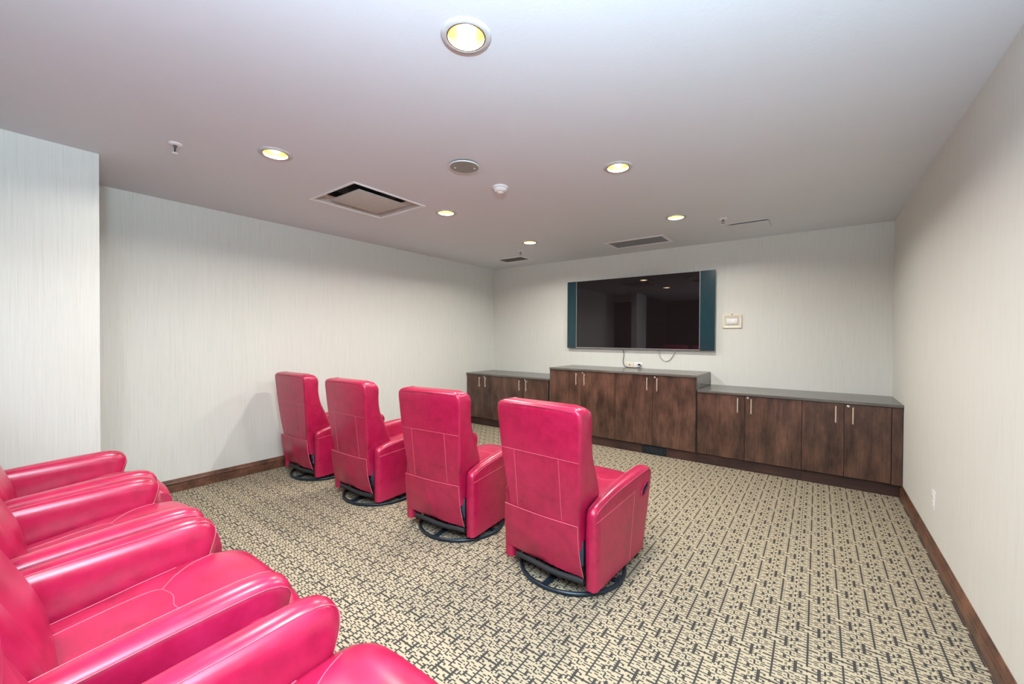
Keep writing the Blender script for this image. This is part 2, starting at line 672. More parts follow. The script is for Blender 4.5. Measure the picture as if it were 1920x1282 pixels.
def backrest_bm():
    zs = [0.26, 0.30, 0.36, 0.42, 0.46, 0.50, 0.54, 0.57, 0.60, 0.65, 0.69, 0.73, 0.78, 0.83, 0.87, 0.91, 0.94, 0.965, 0.985, 0.998, 1.010, 1.018, 1.024, 1.028, 1.031]
    rings = []
    for z in zs:
        hw, yr, yf = interp(HWT, z), interp(YRR, z), interp(YFR, z)
        ring = []
        for (x, y) in rrect(-hw, hw, yr, yf, (0.024, 0.024, 0.06, 0.06), 5):
            # gathered corners near the top
            g = 0.0
            if z > 0.96 and y > yr + 0.04 and abs(x) > hw * 0.8:
                g = 0.0045 * sin(y * 170)
            ring.append((x, y, z + 0.016 * (1 - (x / 0.30) ** 2) * max(0, (z - 0.9) / 0.13) + g))
        rings.append(ring)
    bm = bmesh.new()
    loft(bm, rings)
    return bm


def rear_y(z):
    return interp(YRR, z)


def back_stitch():
    bm = bmesh.new()
    e = 0.0008

    def hline(z, x0, x1, n=10, sag=0.0):
        tube(bm, [(x0 + (x1 - x0) * k / n, rear_y(z) - e, z - sag * sin(pi * k / n)) for k in range(n + 1)], 0.0009, 5)

    def vline(x, z0, z1, n=8):
        tube(bm, [(x, rear_y(z0 + (z1 - z0) * k / n) - e, z0 + (z1 - z0) * k / n) for k in range(n + 1)], 0.0009, 5)
    hline(0.752, -0.268, 0.268)
    vline(-0.165, 0.41, 0.752)
    vline(0.140, 0.41, 0.752)
    return bm


def top_seam():
    bm = bmesh.new()
    pts = [(-0.24 + 0.48 * k / 12, rear_y(1.005) - 0.0006, 1.008 + 0.013 * (1 - ((-0.24 + 0.48 * k / 12) / 0.28) ** 2)) for k in range(13)]
    tube(bm, pts, 0.0016, 5)
    return bm


def flap_bm(seed):
    rnd = random.Random(seed)
    ph = [rnd.uniform(0, 6) for _ in range(4)]
    nx, nz = 26, 14
    bm = bmesh.new()

    def pt(i, j, off):
        s, w_ = i / nx, j / nz                  # s left to right, w_ top to bottom
        z0 = 0.405 - 0.006 * sin(pi * s)
        zb = 0.112 + 0.014 * (1 - s) * (1 - s)
        z = z0 + (zb - z0) * w_
        xl = -0.262 - 0.030 * w_
        xr = 0.242 + 0.006 * w_ ** 2
        x = xl + (xr - xl) * s
        y = rear_y(0.41) - 0.004 + 0.052 * w_ - 0.010 * sin(pi * w_)
        y += 0.008 * w_ * sin(s * 9 + ph[0]) * sin(pi * w_) + 0.003 * w_ * sin(s * 15 + w_ * 3 + ph[1])
        y -= 0.012 * math.exp(-((s - 0.35 - 0.22 * w_) / 0.06) ** 2) * w_ * (1.2 - w_)
        return Vector((x, y + off, z))
    front = [[bm.verts.new(pt(i, j, 0)) for j in range(nz + 1)] for i in range(nx + 1)]
    back = [[bm.verts.new(pt(i, j, 0.004)) for j in range(nz + 1)] for i in range(nx + 1)]
    for g in (front, back):
        for i in range(nx):
            for j in range(nz):
                bm.faces.new((g[i][j], g[i + 1][j], g[i + 1][j + 1], g[i][j + 1]))
    for i in range(nx):
        for j in (0, nz):
            bm.faces.new((front[i][j], front[i + 1][j], back[i + 1][j], back[i][j]))
    for j in range(nz):
        for i in (0, nx):
            bm.faces.new((front[i][j], front[i][j + 1], back[i][j + 1], back[i][j]))
    edge = [pt(i, 0, -0.001) for i in range(nx + 1)] + [pt(nx, j, -0.001) for j in range(1, nz + 1)]
    return bm, edge


def seat_bm():
    ys = [-0.10, -0.05, 0.05, 0.18, 0.30, 0.42, 0.50, 0.555, 0.588, 0.607, 0.616, 0.612, 0.595, 0.575]
    zs = [0.390, 0.400, 0.412, 0.428, 0.445, 0.458, 0.459, 0.450, 0.433, 0.410, 0.370, 0.325, 0.285, 0.26]
    hw = 0.228
    rings = []
    n = 14
    for y, z in zip(ys, zs):
        ring = []
        for k in range(n + 1):
            x = -hw + 2 * hw * k / n
            crown = 0.042 * (1 - abs(x / hw) ** 4)
            fr = max(0, (y - 0.47)) * 0
            ring.append((x, y + fr, z - 0.042 + crown))
        rings.append(ring)
    bm = bmesh.new()
    vr = [[bm.verts.new(p) for p in r] for r in rings]
    for a, b in zip(vr, vr[1:]):
        for j in range(n):
            bm.faces.new((a[j], a[j + 1], b[j + 1], b[j]))
    # underside
    lo = [[bm.verts.new((r[0][0], min(r[0][1], 0.56), 0.25)), bm.verts.new((r[-1][0], min(r[-1][1], 0.56), 0.25))] for r in rings]
    for i in range(len(rings) - 1):
        bm.faces.new((vr[i][0], vr[i + 1][0], lo[i + 1][0], lo[i][0]))
        bm.faces.new((vr[i][-1], vr[i + 1][-1], lo[i + 1][1], lo[i][1]))
        bm.faces.new((lo[i][0], lo[i + 1][0], lo[i + 1][1], lo[i][1]))
    bm.faces.new([vr[0][j] for j in range(n + 1)] + [lo[0][1], lo[0][0]])
    bm.faces.new([vr[-1][j] for j in range(n, -1, -1)] + [lo[-1][0], lo[-1][1]])
    return bm


def seat_z(x, y):
    ys = [(-0.10, 0.390), (-0.05, 0.400), (0.05, 0.412), (0.18, 0.428), (0.30, 0.445), (0.42, 0.458), (0.50, 0.459), (0.555, 0.450), (0.588, 0.433), (0.607, 0.410)]
    return interp(ys, y) - 0.042 + 0.042 * (1 - abs(x / 0.228) ** 4)


def seat_stitch():
    bm = bmesh.new()

    def run(pts, r=0.0010):
        tube(bm, [(x, y, seat_z(x, y) + 0.0006) for x, y in pts], r, 5)
    run([(-0.215, 0.00), (-0.213, 0.1), (-0.212, 0.2), (-0.212, 0.3), (-0.213, 0.4)])
    run([(0.215, 0.00), (0.213, 0.1), (0.212, 0.2), (0.212, 0.3), (0.213, 0.4)])
    c = [(-0.045, 0.0), (-0.055, 0.08), (-0.058, 0.16), (-0.052, 0.24), (-0.030, 0.30), (0.0, 0.325)]
    c = [(x * 0.6 - 0.06, y) for x, y in c]
    run([(p.x, p.y) for p in smooth_path([(x, y, 0) for x, y in c], 4)])
    run([(p.x, p.y) for p in smooth_path([(-0.06, 0.325, 0), (-0.11, 0.37, 0), (-0.16, 0.44, 0), (-0.19, 0.50, 0)], 4)])
    run([(p.x, p.y) for p in smooth_path([(-0.06, 0.325, 0), (0.0, 0.335, 0), (0.06, 0.325, 0), (0.12, 0.36, 0), (0.19, 0.50, 0)], 4)])
    return bm


def lumbar_bm():
    """padded inset cushion on the front of the backrest"""
    rings = []
    for k in range(13):
        s = k / 12
        z = 0.36 + 0.50 * s
        hw = 0.165 * (0.62 + 0.38 * sin(pi * min(1, 0.15 + s * 0.8)) ** 0.5)
        y0 = interp(YFR, z)
        ring = []
        n = 10
        sh = sin(pi * s) ** 0.5
        for j in range(n + 1):
            x = -hw + 2 * hw * j / n
            ring.append((x, y0 + 0.026 * sh * (1 - abs(x / hw) ** 2.5), z))
        for j in range(n, -1, -1):
            x = -hw + 2 * hw * j / n
            ring.append((x, y0 - 0.03, z))
        rings.append(ring)
    bm = bmesh.new()
    loft(bm, rings)
    return bm


def footrest_bm():
    bm = bmesh.new()
    rings = []
    for k in range(9):
        s = k / 8
        z = 0.265 - 0.17 * s
        y = 0.580 - 0.08 * s
        th = 0.020 + 0.012 * sin(pi * s)
        rings.append([(x, y + dy, z) for x, dy in rrect(-0.222, 0.222, -th, th, (0.014,) * 4, 3)])
    loft(bm, rings)
    return bm


def make_recliner():
    t = thing('recliner_chair', 'x', 'chair')
    obj = mesh_obj
    obj('backrest', backrest_bm(), M_LEATHER, t, angle=60)
    br = t.children[0]
    part_label(obj('stitching', back_stitch(), M_STITCH, br), 'pale pink stitched seams on the backrest')
    part_label(obj('top_seam', top_seam(), M_DARKSTITCH, br), 'dark seam along the backrest top')
    obj('lumbar_cushion', lumbar_bm(), M_LEATHER, br, angle=70)
    fb, edge = flap_bm(3)
    fo = obj('rear_flap', fb, M_LEATHER, t, angle=70)
    bm = bmesh.new()
    tube(bm, edge, 0.0016, 5)
    part_label(obj('piping', bm, M_STITCH, fo), 'pale piping on the edge of the rear flap')
    for sx in (-1, 1):
        bm, rings = arm_bm(sx)
        a = obj('armrest', bm, M_LEATHER, t, angle=62)
        part_label(obj('stitching', arm_stitch(rings, sx), M_STITCH, a), 'pale pink stitched seams on the armrest')
        bm = bmesh.new()
        # panel seams on the outer side
        xo = 0.3205 * sx
        tube(bm, [(xo, -0.252 + 0.5 * k / 8, 0.425 - 0.06 * (k / 8) * 0 + 0.03 * k / 8) for k in range(9)], 0.0010, 5)
        tube(bm, [(xo, 0.235 - 0.07 * k / 6, 0.455 - 0.40 * k / 6) for k in range(7)], 0.0010, 5)
        part_label(obj('side_seam', bm, M_STITCH, a), 'fine pale seams on the outer arm panel')
        if sx > 0:
            bm = bmesh.new()
            rings2 = []
            for (sc_, dx) in ((1.0, 0.0), (1.0, 0.006), (0.86, 0.008), (0.80, 0.003)):
                rings2.append([(0.3185 + dx, 0.392 + 0.062 * sc_ * cos(q) - 0.010 * sin(q), 0.432 + 0.026 * sc_ * sin(q) + 0.030 * cos(q)) for q in [2 * pi * k / 20 for k in range(20)]])
            loft(bm, rings2, cap=False)
            part_label(obj('lever_rim', bm, M_LEATHER, a), 'raised red rim round the lever hole')
            bm = bmesh.new()
            loft(bm, [[(0.3185 + dx, 0.392 + 0.052 * cos(q) - 0.010 * sin(q), 0.432 + 0.021 * sin(q) + 0.026 * cos(q)) for q in [2 * pi * k / 20 for k in range(20)]] for dx in (0.0, 0.0035)])
            part_label(obj('lever_cup', bm, M_BLACK, a), 'black oval lever recess in the arm side')
            bm = bmesh.new()
            tube(bm, [(0.3235, 0.362, 0.418), (0.3265, 0.385, 0.431), (0.3265, 0.410, 0.442), (0.3235, 0.430, 0.449)], 0.006, 8)
            part_label(obj('lever', bm, M_BLACKMETAL, a), 'black release lever')
    so = obj('seat', seat_bm(), M_LEATHER, t, angle=60)
    part_label(obj('stitching', seat_stitch(), M_STITCH, so), 'pale seams meeting in a curve on the seat')
    obj('footrest', footrest_bm(), M_LEATHER, t, angle=50)
    # under frame and swivel base
    bm = bmesh.new()
    box(bm, -0.205, 0.205, -0.235, 0.40, 0.150, 0.255, 0.01)
    box(bm, -0.236, 0.236, -0.245, -0.215, 0.10, 0.40, 0.006)
    part_label(obj('under_frame', bm, M_BLACK, t), 'black under frame and dust cloth')
    bm = bmesh.new()
    box(bm, 0.212, 0.240, -0.253, -0.244, 0.17, 0.30, 0.002)
    tube(bm, [(0.226, -0.256, 0.38), (0.219, -0.262, 0.33), (0.232, -0.262, 0.28), (0.222, -0.258, 0.22)], 0.004, 6)
    part_label(obj('bracket', bm, M_BLUEMETAL, t), 'bluish steel bracket showing beside the flap')
    bm = bmesh.new()
    tube(bm, [(-0.215 + 0.46 * k / 8, -0.262 + 0.012 * (k / 4 - 1) ** 2, 0.082 + 0.004 * sin(k)) for k in range(9)], 0.017, 10)
    part_label(obj('rear_bar', bm, M_BLACK, t), 'black rail under the rear flap')
    cx, cy = 0.025, -0.010
    bm = bmesh.new()
    tube(bm, [(cx + 0.313 * cos(2 * pi * k / 64), cy + 0.313 * sin(2 * pi * k / 64), 0.0125) for k in range(64)], 0.0125, 10, closed=True)
    part_label(obj('base_ring', bm, M_BLACKMETAL, t), 'blue-black steel ring base')
    for k in range(4):
        bm = bmesh.new()
        box(bm, 0.03, 0.305, -0.017, 0.017, 0.010, 0.022, 0.003)
        s = obj('base_spoke', bm, M_BLACKMETAL, t)
        s.location = (cx, cy, 0)
        s.rotation_euler = (0, 0, pi / 2 * k)
    bm = bmesh.new()
    lathe(bm, [(0.075, 0.008), (0.075, 0.03), (0.045, 0.04), (0.045, 0.13), (0.12, 0.14), (0.12, 0.155)], 24, cx, cy)
    obj('swivel_post', bm, M_BLACKMETAL, t)
    return t


proto = make_recliner()
FRONT = [(-1.225, 2.25, -3.0, 'red leather recliner with its back turned, rightmost of the front row of four'),
         (-2.172, 2.260, 4.5, 'red leather recliner with its back turned, third from the left in the front row'),
         (-3.168, 2.250, 1.5, 'red leather recliner with its back turned, second from the left in the front row'),
         (-4.140, 2.255, 1.5, 'red leather recliner with its back turned, leftmost of the front row, beside the left wall')]
for i, (x, y, a, lab) in enumerate(FRONT):
    c = proto if i == 0 else copy_tree(proto)
    c.location = (x, y, 0)
    c.rotation_euler = (0, 0, R(a))
    tag(c, lab, 'chair', 'red recliners in the front row')
REAR = [(-0.735, 0.060, 0.0, 'red leather recliner of the rear row nearest the camera, cut off by the bottom edge'),
        (-1.545, 0.035, 0.0, 'red leather recliner of the rear row, second from the camera, its whole seat showing'),
        (-2.278, 0.035, 1.0, 'red leather recliner of the rear row, third from the camera, seat half hidden'),
        (-3.000, 0.045, 1.0, 'red leather recliner of the rear row farthest from the camera, beside the pillar')]
for i, (x, y, a, lab) in enumerate(REAR):
    c = copy_tree(proto)
    c.location = (x, y, RISER)
    c.rotation_euler = (0, 0, R(a))
    c.scale = (1.10, 1.0, 1.0)
    tag(c, lab, 'chair', 'red recliners in the rear row')
    for ch in c.children:
        if ch.name.startswith('backrest'):
            ch.location.y += 0.075
            ch.rotation_euler.x = R(-5)          # rear row backs are pushed upright
        if ch.name.startswith('rear_flap'):
            ch.location.y += 0.06
        if ch.name.startswith('base_ring') or ch.name.startswith('base_spoke'):
            ch.scale = (0.90, 1.0, 1.0) if 'ring' in ch.name else (0.90, 0.90, 1.0)

# ------------------------------------------------------------------ cabinets along the back wall
ZL, ZT = 0.8268, 0.9858
TOPT = 0.026
KICK = 0.118
TX0, TX1 = -3.009, -1.0752


def cab_handle(x, z0, z1, yf, parent):
    bm = bmesh.new()
    tube(bm, [(x, yf - 0.030, z0), (x, yf - 0.030, z1)], 0.0058, 10)
    for z in (z0 + 0.022, z1 - 0.022):
        tube(bm, [(x, yf + 0.001, z), (x, yf - 0.030, z)], 0.0042, 8)
    return part_label(mesh_obj('handle', bm, M_BRASS, parent), 'slim pale brass bar handle')


def cabinet(label, x0, x1, ztop, splits, hz, hx, group, filler=None):
    """splits: door edges; hx: x of each door's handle."""
    t = thing('base_cabinet', label, 'cabinet', (0, 0, 0), 0, group)
    zt = ztop - TOPT
    yd = YF + 0.012
    g = 0.0018
    t.location = ((x0 + x1) / 2, YB - 0.33, 0)
    off = Vector(t.location)

    def P(o):
        o.parent = t
        o.location = -off
        return o
    bm = bx(x0 + 0.001, x1 - 0.001, yd + 0.021, YB - 0.002, KICK - 0.01, zt)
    P(mesh_obj('carcass', bm, M_CARCASS, None, False))
    P(mesh_obj('plinth', bx(x0 + 0.001, x1 - 0.001, YK, YK + 0.016, 0.0, KICK - 0.012), M_WOODH, None, False))
    for k in range(len(splits) - 1):
        a, b = splits[k] + g, splits[k + 1] - g
        d = P(mesh_obj('door', bx(a, b, yd, yd + 0.019, KICK, zt - 0.004, 0.0012, 1), M_WOOD, None, False))
        cab_handle(hx[k], hz[0], hz[1], yd, d)
        if k % 2 == 1:
            bm = bmesh.new()
            lx, lz = hx[k] - 0.030 - 0.004, hz[1] + 0.004
            prof = [(0.0115, 0.001), (0.0115, -0.006), (0.009, -0.008), (0.004, -0.008), (0.0035, -0.004)]
            rings = [[(lx + r * cos(2 * pi * j / 16), yd + dy, lz + r * sin(2 * pi * j / 16)) for j in range(16)] for r, dy in prof]
            loft(bm, rings)
            part_label(mesh_obj('lock', bm, M_CHROME, d), 'round chrome cam lock')
    if filler:
        P(mesh_obj('filler_panel', bx(filler[0] + g, filler[1], yd, yd + 0.019, KICK - 0.004, zt - 0.002), M_WOOD, None, False))
    return t


LOWZ, TALLZ = (0.620, 0.774), (0.776, 0.931)
cabinet('low dark walnut base cabinet of two doors in the back left corner', XL + 0.001, -3.852, ZL, (XL + 0.012, -4.238, -3.852), LOWZ, (-4.299, -4.177), 'walnut cabinets under the television')
cabinet('low dark walnut base cabinet touching the left end of the tall middle section', -3.852, TX0 - 0.019, ZL, (-3.852, -3.458, TX0 - 0.020), LOWZ, (-3.520, -3.396), 'walnut cabinets under the television')
cabinet('left half of the tall dark walnut middle section, below the left part of the television', TX0, -2.042, ZT, (TX0 + 0.012, -2.522, -2.042), TALLZ, (-2.582, -2.463), 'walnut cabinets under the television')
cabinet('right half of the tall dark walnut middle section, above the black toe-kick grille', -2.042, TX1, ZT, (-2.042, -1.573, TX1 - 0.012), TALLZ, (-1.633, -1.514), 'walnut cabinets under the television')
cabinet('low dark walnut base cabinet touching the right end of the tall middle section', TX1 + 0.001, -0.114, ZL, (TX1 + 0.003, -0.606, -0.114), LOWZ, (-0.670, -0.546), 'walnut cabinets under the television')
cabinet('low dark walnut base cabinet with a filler strip, at the right wall', -0.114, XR - 0.002, ZL, (-0.114, 0.2075, 0.534), LOWZ, (0.144, 0.2685), 'walnut cabinets under the television', (0.536, XR - 0.006))
# side gable of the tall section
sp_ = mesh_obj('side_panel', bx(TX1 - 0.010, TX1 + 0.0, YF + 0.012, YB - 0.002, ZL, ZT - TOPT), M_TOP, None, False)
for o in C.objects:
    if o.get('label', '').startswith('right half of the tall'):
        sp_.parent = o
        sp_.location = -Vector(o.location)
sp2 = mesh_obj('side_panel', bx(TX0 + 0.0, TX0 + 0.011, YF + 0.012, YB - 0.002, 0.1, ZT - TOPT), M_TOP, None, False)
for o in C.objects:
    if o.get('label', '').startswith('left half of the tall'):
        sp2.parent = o
        sp2.location = -Vector(o.location)


def worktop(label, x0, x1, z):
    o = mesh_obj('worktop', bx(x0, x1, YF, YB - 0.001, z - TOPT, z, 0.0025, 2), M_TOP, None, False)
    tag(o, label, 'worktop', 'cabinet worktops')


worktop('dark laminate worktop on the low cabinets in the left corner', XL + 0.001, TX0 - 0.002, ZL)
worktop('raised dark laminate worktop on the tall middle cabinets below the television', TX0 - 0.001, TX1 + 0.002, ZT)
worktop('long dark laminate worktop on the low cabinets at the right', TX1 + 0.003, XR - 0.001, ZL)

# toe-kick grille
tg = thing('vent_grille', 'black scrollwork air grille set in the toe kick below the tall cabinets', 'vent', (-1.56, YK - 0.006, 0.056))
bm = bmesh.new()
for (x0, x1, z0, z1) in ((-0.142, 0.142, -0.047, -0.037), (-0.142, 0.142, 0.037, 0.047), (-0.142, -0.130, -0.037, 0.037), (0.130, 0.142, -0.037, 0.037)):
    box(bm, x0, x1, -0.008, 0.001, z0, z1)
mesh_obj('frame', bm, M_BLACKMETAL, tg, False)
mesh_obj('backing', bx(-0.131, 0.131, -0.0015, 0.001, -0.038, 0.038), M_SHADOW, tg, False)
bm = bmesh.new()
for k in range(5):
    cx = -0.104 + 0.052 * k
    for s in (1, -1):
        tube(bm, [(cx + 0.024 * sin(q * 0.9) * (1 - q / 9), -0.005, s * (0.035 - 0.0068 * q) + 0.008 * cos(q)) for q in [i * 0.45 for i in range(14)]], 0.0022, 5)
    tube(bm, [(cx - 0.026, -0.005, -0.037), (cx + 0.026, -0.005, 0.037)], 0.002, 5)
    tube(bm, [(cx + 0.026, -0.005, -0.037), (cx - 0.026, -0.005, 0.037)], 0.002, 5)
mesh_obj('scrollwork', bm, M_BLACKMETAL, tg)

# ------------------------------------------------------------------ television
tvx0, tvx1, tvz0, tvz1 = -3.090, -1.020, 1.250, 2.253
yt = YB - 0.060
tv = thing('television', 'large black flat television with teal side speakers on the back wall', 'television', ((tvx0 + tvx1) / 2, YB - 0.03, tvz0))


def TP(o):
    o.parent = tv
    o.location = -Vector(tv.location)
    return o


TP(mesh_obj('housing', bx(tvx0 + 0.006, tvx1 - 0.006, yt + 0.014, YB - 0.012, tvz0 + 0.004, tvz1 - 0.004, 0.004), M_BLACK, None, False))
TP(mesh_obj('wall_bracket', bx(-2.5, -1.6, YB - 0.014, YB - 0.002, 1.5, 2.0), M_BLACK, None, False))
TP(mesh_obj('screen', bx(tvx0 + 0.157, tvx1 - 0.178, yt + 0.001, yt + 0.014, tvz0 + 0.012, tvz1 - 0.002), M_SCREEN, None, False))
for (a, b) in ((tvx0, tvx0 + 0.152), (tvx1 - 0.173, tvx1)):
    part_label(TP(mesh_obj('speaker', bx(a, b, yt - 0.002, yt + 0.016, tvz0, tvz1, 0.002, 1), M_TEAL, None, False)), 'dark teal glossy speaker strip')
for (a, b) in ((tvx0 + 0.152, tvx0 + 0.157), (tvx1 - 0.178, tvx1 - 0.173)):
    part_label(TP(mesh_obj('trim_strip', bx(a, b, yt - 0.003, yt + 0.012, tvz0 + 0.004, tvz1), M_SILVER, None, False)), 'thin bright vertical trim strip')
part_label(TP(mesh_obj('bottom_bezel', bx(tvx0 + 0.157, tvx1 - 0.178, yt - 0.003, yt + 0.012, tvz0 + 0.002, tvz0 + 0.012, 0.0015, 1), M_SILVER, None, False)), 'thin silver lower bezel')

bm = bmesh.new()
tube(bm, smooth_path([(-2.216, YB - 0.030, 1.245), (-2.199, YB - 0.016, 1.172), (-2.214, YB - 0.012, 1.066), (-2.182, YB - 0.014, 1.003), (-2.10, YB - 0.02, 0.9905),
                      (-2.00, YB - 0.024, 0.994), (-1.945, YB - 0.040, 1.012), (-1.946, YB - 0.045, 1.034), (-1.975, YB - 0.038, 1.036)], 5), 0.0042, 8)
pc = mesh_obj('power_cord', bm, M_BCABLE)
tag(pc, 'black power cord hanging from the television to the wall outlet', 'cable')
bm = bmesh.new()
tube(bm, [(-1.960, YB - 0.040, 1.036), (-1.985, YB - 0.034, 1.036), (-1.985, YB - 0.0085, 1.036)], 0.011, 10)
mesh_obj('plug', bm, M_BCABLE, pc)
bm = bmesh.new()
tube(bm, smooth_path([(-1.701, YB - 0.030, 1.245), (-1.708, YB - 0.012, 1.187), (-1.679, YB - 0.008, 1.130), (-1.630, YB - 0.007, 1.098), (-1.574, YB - 0.008, 1.114),
                      (-1.527, YB - 0.012, 1.178), (-1.501, YB - 0.030, 1.245)], 6), 0.0062, 8)
tag(mesh_obj('signal_cable', bm, M_WCABLE), 'off-white cable looping below the television', 'cable')

# ------------------------------------------------------------------ wall plates


def plate_back(label, x0, x1, z0, z1, kind):
    cx, cz = (x0 + x1) / 2, (z0 + z1) / 2
    t = thing('wall_outlet', label, 'outlet', (cx, YB, cz))
    hw, hh = (x1 - x0) / 2, (z1 - z0) / 2
    bm = bx(-hw, hw, -0.006, 0.0, -hh, hh, 0.0025, 2)
    mesh_obj('cover_plate', bm, M_WHITE if kind == 'duplex' else M_IVORY, t)
    if kind == 'duplex':
        for s in (-1, 1):
            bm = bx(s * 0.021 - 0.014, s * 0.021 + 0.014, -0.0085, -0.005, -0.016, 0.016, 0.001, 1)
            so = mesh_obj('socket', bm, M_WHITE, t)
            bm = bmesh.new()
            for dz in (-0.006, 0.006):
                box(bm, s * 0.021 - 0.006, s * 0.021 + 0.003, -0.0088, -0.008, dz - 0.0012, dz + 0.0012)
            mesh_obj('slots', bm, M_BLACK, so, False)
    else:
        mesh_obj('jack', bx(-0.004, 0.004, -0.009, -0.005, -0.012, 0.012, 0.001, 1), M_BLACK, t)
    return t


plate_back('ivory wall plate with a dark jack, left of the white outlet below the television', -2.176, -2.064, 0.990, 1.062, 'jack')
plate_back('white wall outlet with the black cord plugged in, below the television', -2.056, -1.940, 0.990, 1.064, 'duplex')

ro = thing('wall_outlet', 'white duplex outlet low on the right wall', 'outlet', (XR, 3.722, 0.372))
mesh_obj('cover_plate', bx(-0.006, 0, -0.038, 0.038, -0.060, 0.060, 0.0025, 2), M_WHITE, ro)
for s in (-1, 1):
    so = mesh_obj('socket', bx(-0.0085, -0.005, -0.016, 0.016, s * 0.021 - 0.014, s * 0.021 + 0.014, 0.001, 1), M_WHITE, ro)
    bm = bmesh.new()
    for dy in (-0.006, 0.006):
        box(bm, -0.0088, -0.008, dy - 0.0012, dy + 0.0012, s * 0.021 - 0.003, s * 0.021 + 0.006)
    mesh_obj('slots', bm, M_BLACK, so, False)

# switch panel beside the television
sw = thing('wall_switch', 'ivory framed wall control with a white rocker, right of the television', 'switch', (-0.838, YB, 1.612))
bm = bmesh.new()
w2, h2 = 0.106, 0.083
rings = []
for (iw, dy) in ((0.0, 0.0), (0.0, -0.014), (0.006, -0.019), (0.022, -0.017), (0.028, -0.012), (0.028, 0.0)):
    rings.append([(x, dy, z) for x, z in rrect(-w2 + iw, w2 - iw, -h2 + iw, h2 - iw, (0.008,) * 4, 3)])
loft(bm, rings, cap=False)
part_label(mesh_obj('frame', bm, M_IVORY, sw), 'yellowed ivory frame')
mesh_obj('inner_plate', bx(-0.080, 0.080, -0.012, 0.0, -0.057, 0.057), M_PLATE, sw, False)
mesh_obj('rocker', bx(-0.060, 0.058, -0.022, -0.011, -0.030, 0.034, 0.003, 2), M_WHITE, sw)
bm = bmesh.new()
box(bm, 0.034, 0.037, -0.0228, -0.0215, -0.006, 0.016)
box(bm, -0.045, -0.020, -0.0228, -0.0215, -0.012, -0.010)
mesh_obj('marking', bm, M_GREYMETAL, sw, False)
bm = bmesh.new()
box(bm, -0.013, 0.013, -0.018, 0.0, 0.074, 0.100, 0.006, 2)
cl = mesh_obj('hanging_lug', bm, M_IVORY, sw)
bm = bmesh.new()
box(bm, -0.008, 0.008, -0.0195, -0.0175, 0.0855, 0.0885)
box(bm, -0.0015, 0.0015, -0.0195, -0.0175, 0.079, 0.095)
mesh_obj('screw', bm, M_BLACK, cl, False)

# ------------------------------------------------------------------ ceiling fixtures
LABS = ['largest recessed downlight, at the top of the picture nearest the camera',
        'recessed downlight beside the sprinkler at the left, glowing warm',
        'recessed downlight on the right between the speaker disc and the right wall, glowing warm',
        'recessed downlight just beyond the square air unit, glowing warm',
        'small recessed downlight in front of the long slot vent near the back wall',
        'smallest recessed downlight, farthest away near the left back corner']


def make_downlight():
    t = thing('downlight', 'x', 'ceiling light')
    bm = bmesh.new()
    lathe(bm, [(0.076, 0.0), (0.076, -0.006), (0.080, -0.009), (0.094, -0.008), (0.100, -0.003), (0.101, 0.0)], 40, close=True)
    mesh_obj('trim_ring', bm, M_TRIM, t)
    bm = bmesh.new()
    lathe(bm, [(0.0755, -0.003), (0.074, 0.02), (0.066, 0.08), (0.058, 0.13), (0.0, 0.132)], 40)
    for f in [f for f in bm.faces if len(f.verts) > 4]:
        bm.faces.remove(f)
    rf = mesh_obj('reflector', bm, M_GOLD, t)
    part_label(rf, 'pale gold reflector cone')
    bm = bmesh.new()
    lathe(bm, [(0.0722, -0.0075), (0.0768, -0.0085), (0.0768, 0.003), (0.0722, 0.003)], 40, close=True)
    part_label(mesh_obj('lip', bm, M_BRONZE, t), 'thin dark bronze lip inside the ring')
    for k in range(3):
        bm = bmesh.new()
        a = 2 * pi * k / 3 + 0.4
        dx, dy = 0.022 * cos(a), 0.022 * sin(a)
        px, py = -0.009 * sin(a), 0.009 * cos(a)
        tube(bm, [(dx + px, dy + py, 0.128), (dx + px, dy + py, 0.05), (dx, dy, 0.040), (dx - px, dy - py, 0.05), (dx - px, dy - py, 0.128)], 0.0065, 8)
        part_label(mesh_obj('lamp_tube', bm, M_BULB, t), 'glowing lamp tube')
    return t


dl = make_downlight()
for i, (x, y) in enumerate(LIGHTS):
    c = dl if i == 0 else copy_tree(dl)
    c.location = (x, y, H)
    tag(c, LABS[i] if i < 6 else 'recessed downlight over the rear row, behind the picture edge', 'ceiling light', 'recessed downlights')
    lamp_area('downlight_lamp', (x, y, H + 0.010), 0.050, LAMP_W, (1.0, 0.965, 0.90))

# ceiling speaker disc
t = thing('ceiling_speaker', 'round grey cover disc with two screws, hanging slightly from the ceiling', 'speaker', (-1.984, 2.087, H))
bm = bmesh.new()
lathe(bm, [(0.082, -0.016), (0.100, -0.016), (0.102, -0.014), (0.102, -0.011), (0.098, -0.009), (0.06, -0.008)], 40)
mesh_obj('cover_disc', bm, M_DISC, t)
bm = bmesh.new()
lathe(bm, [(0.1005, -0.0165), (0.1045, -0.0155), (0.1045, -0.0095), (0.1005, -0.0095)], 40, close=True)
part_label(mesh_obj('rim', bm, M_WHITE, t), 'thin white rim')
bm = bmesh.new()
lathe(bm, [(0.06, -0.009), (0.06, 0.0)], 24)
mesh_obj('mount', bm, M_SHADOW, t)
for (dx, dy) in ((-0.055, -0.035), (0.045, 0.055)):
    bm = bmesh.new()
    lathe(bm, [(0.006, -0.016), (0.006, -0.018), (0.003, -0.019)], 10, dx, dy)
    part_label(mesh_obj('screw', bm, M_WHITE, t), 'small white screw')

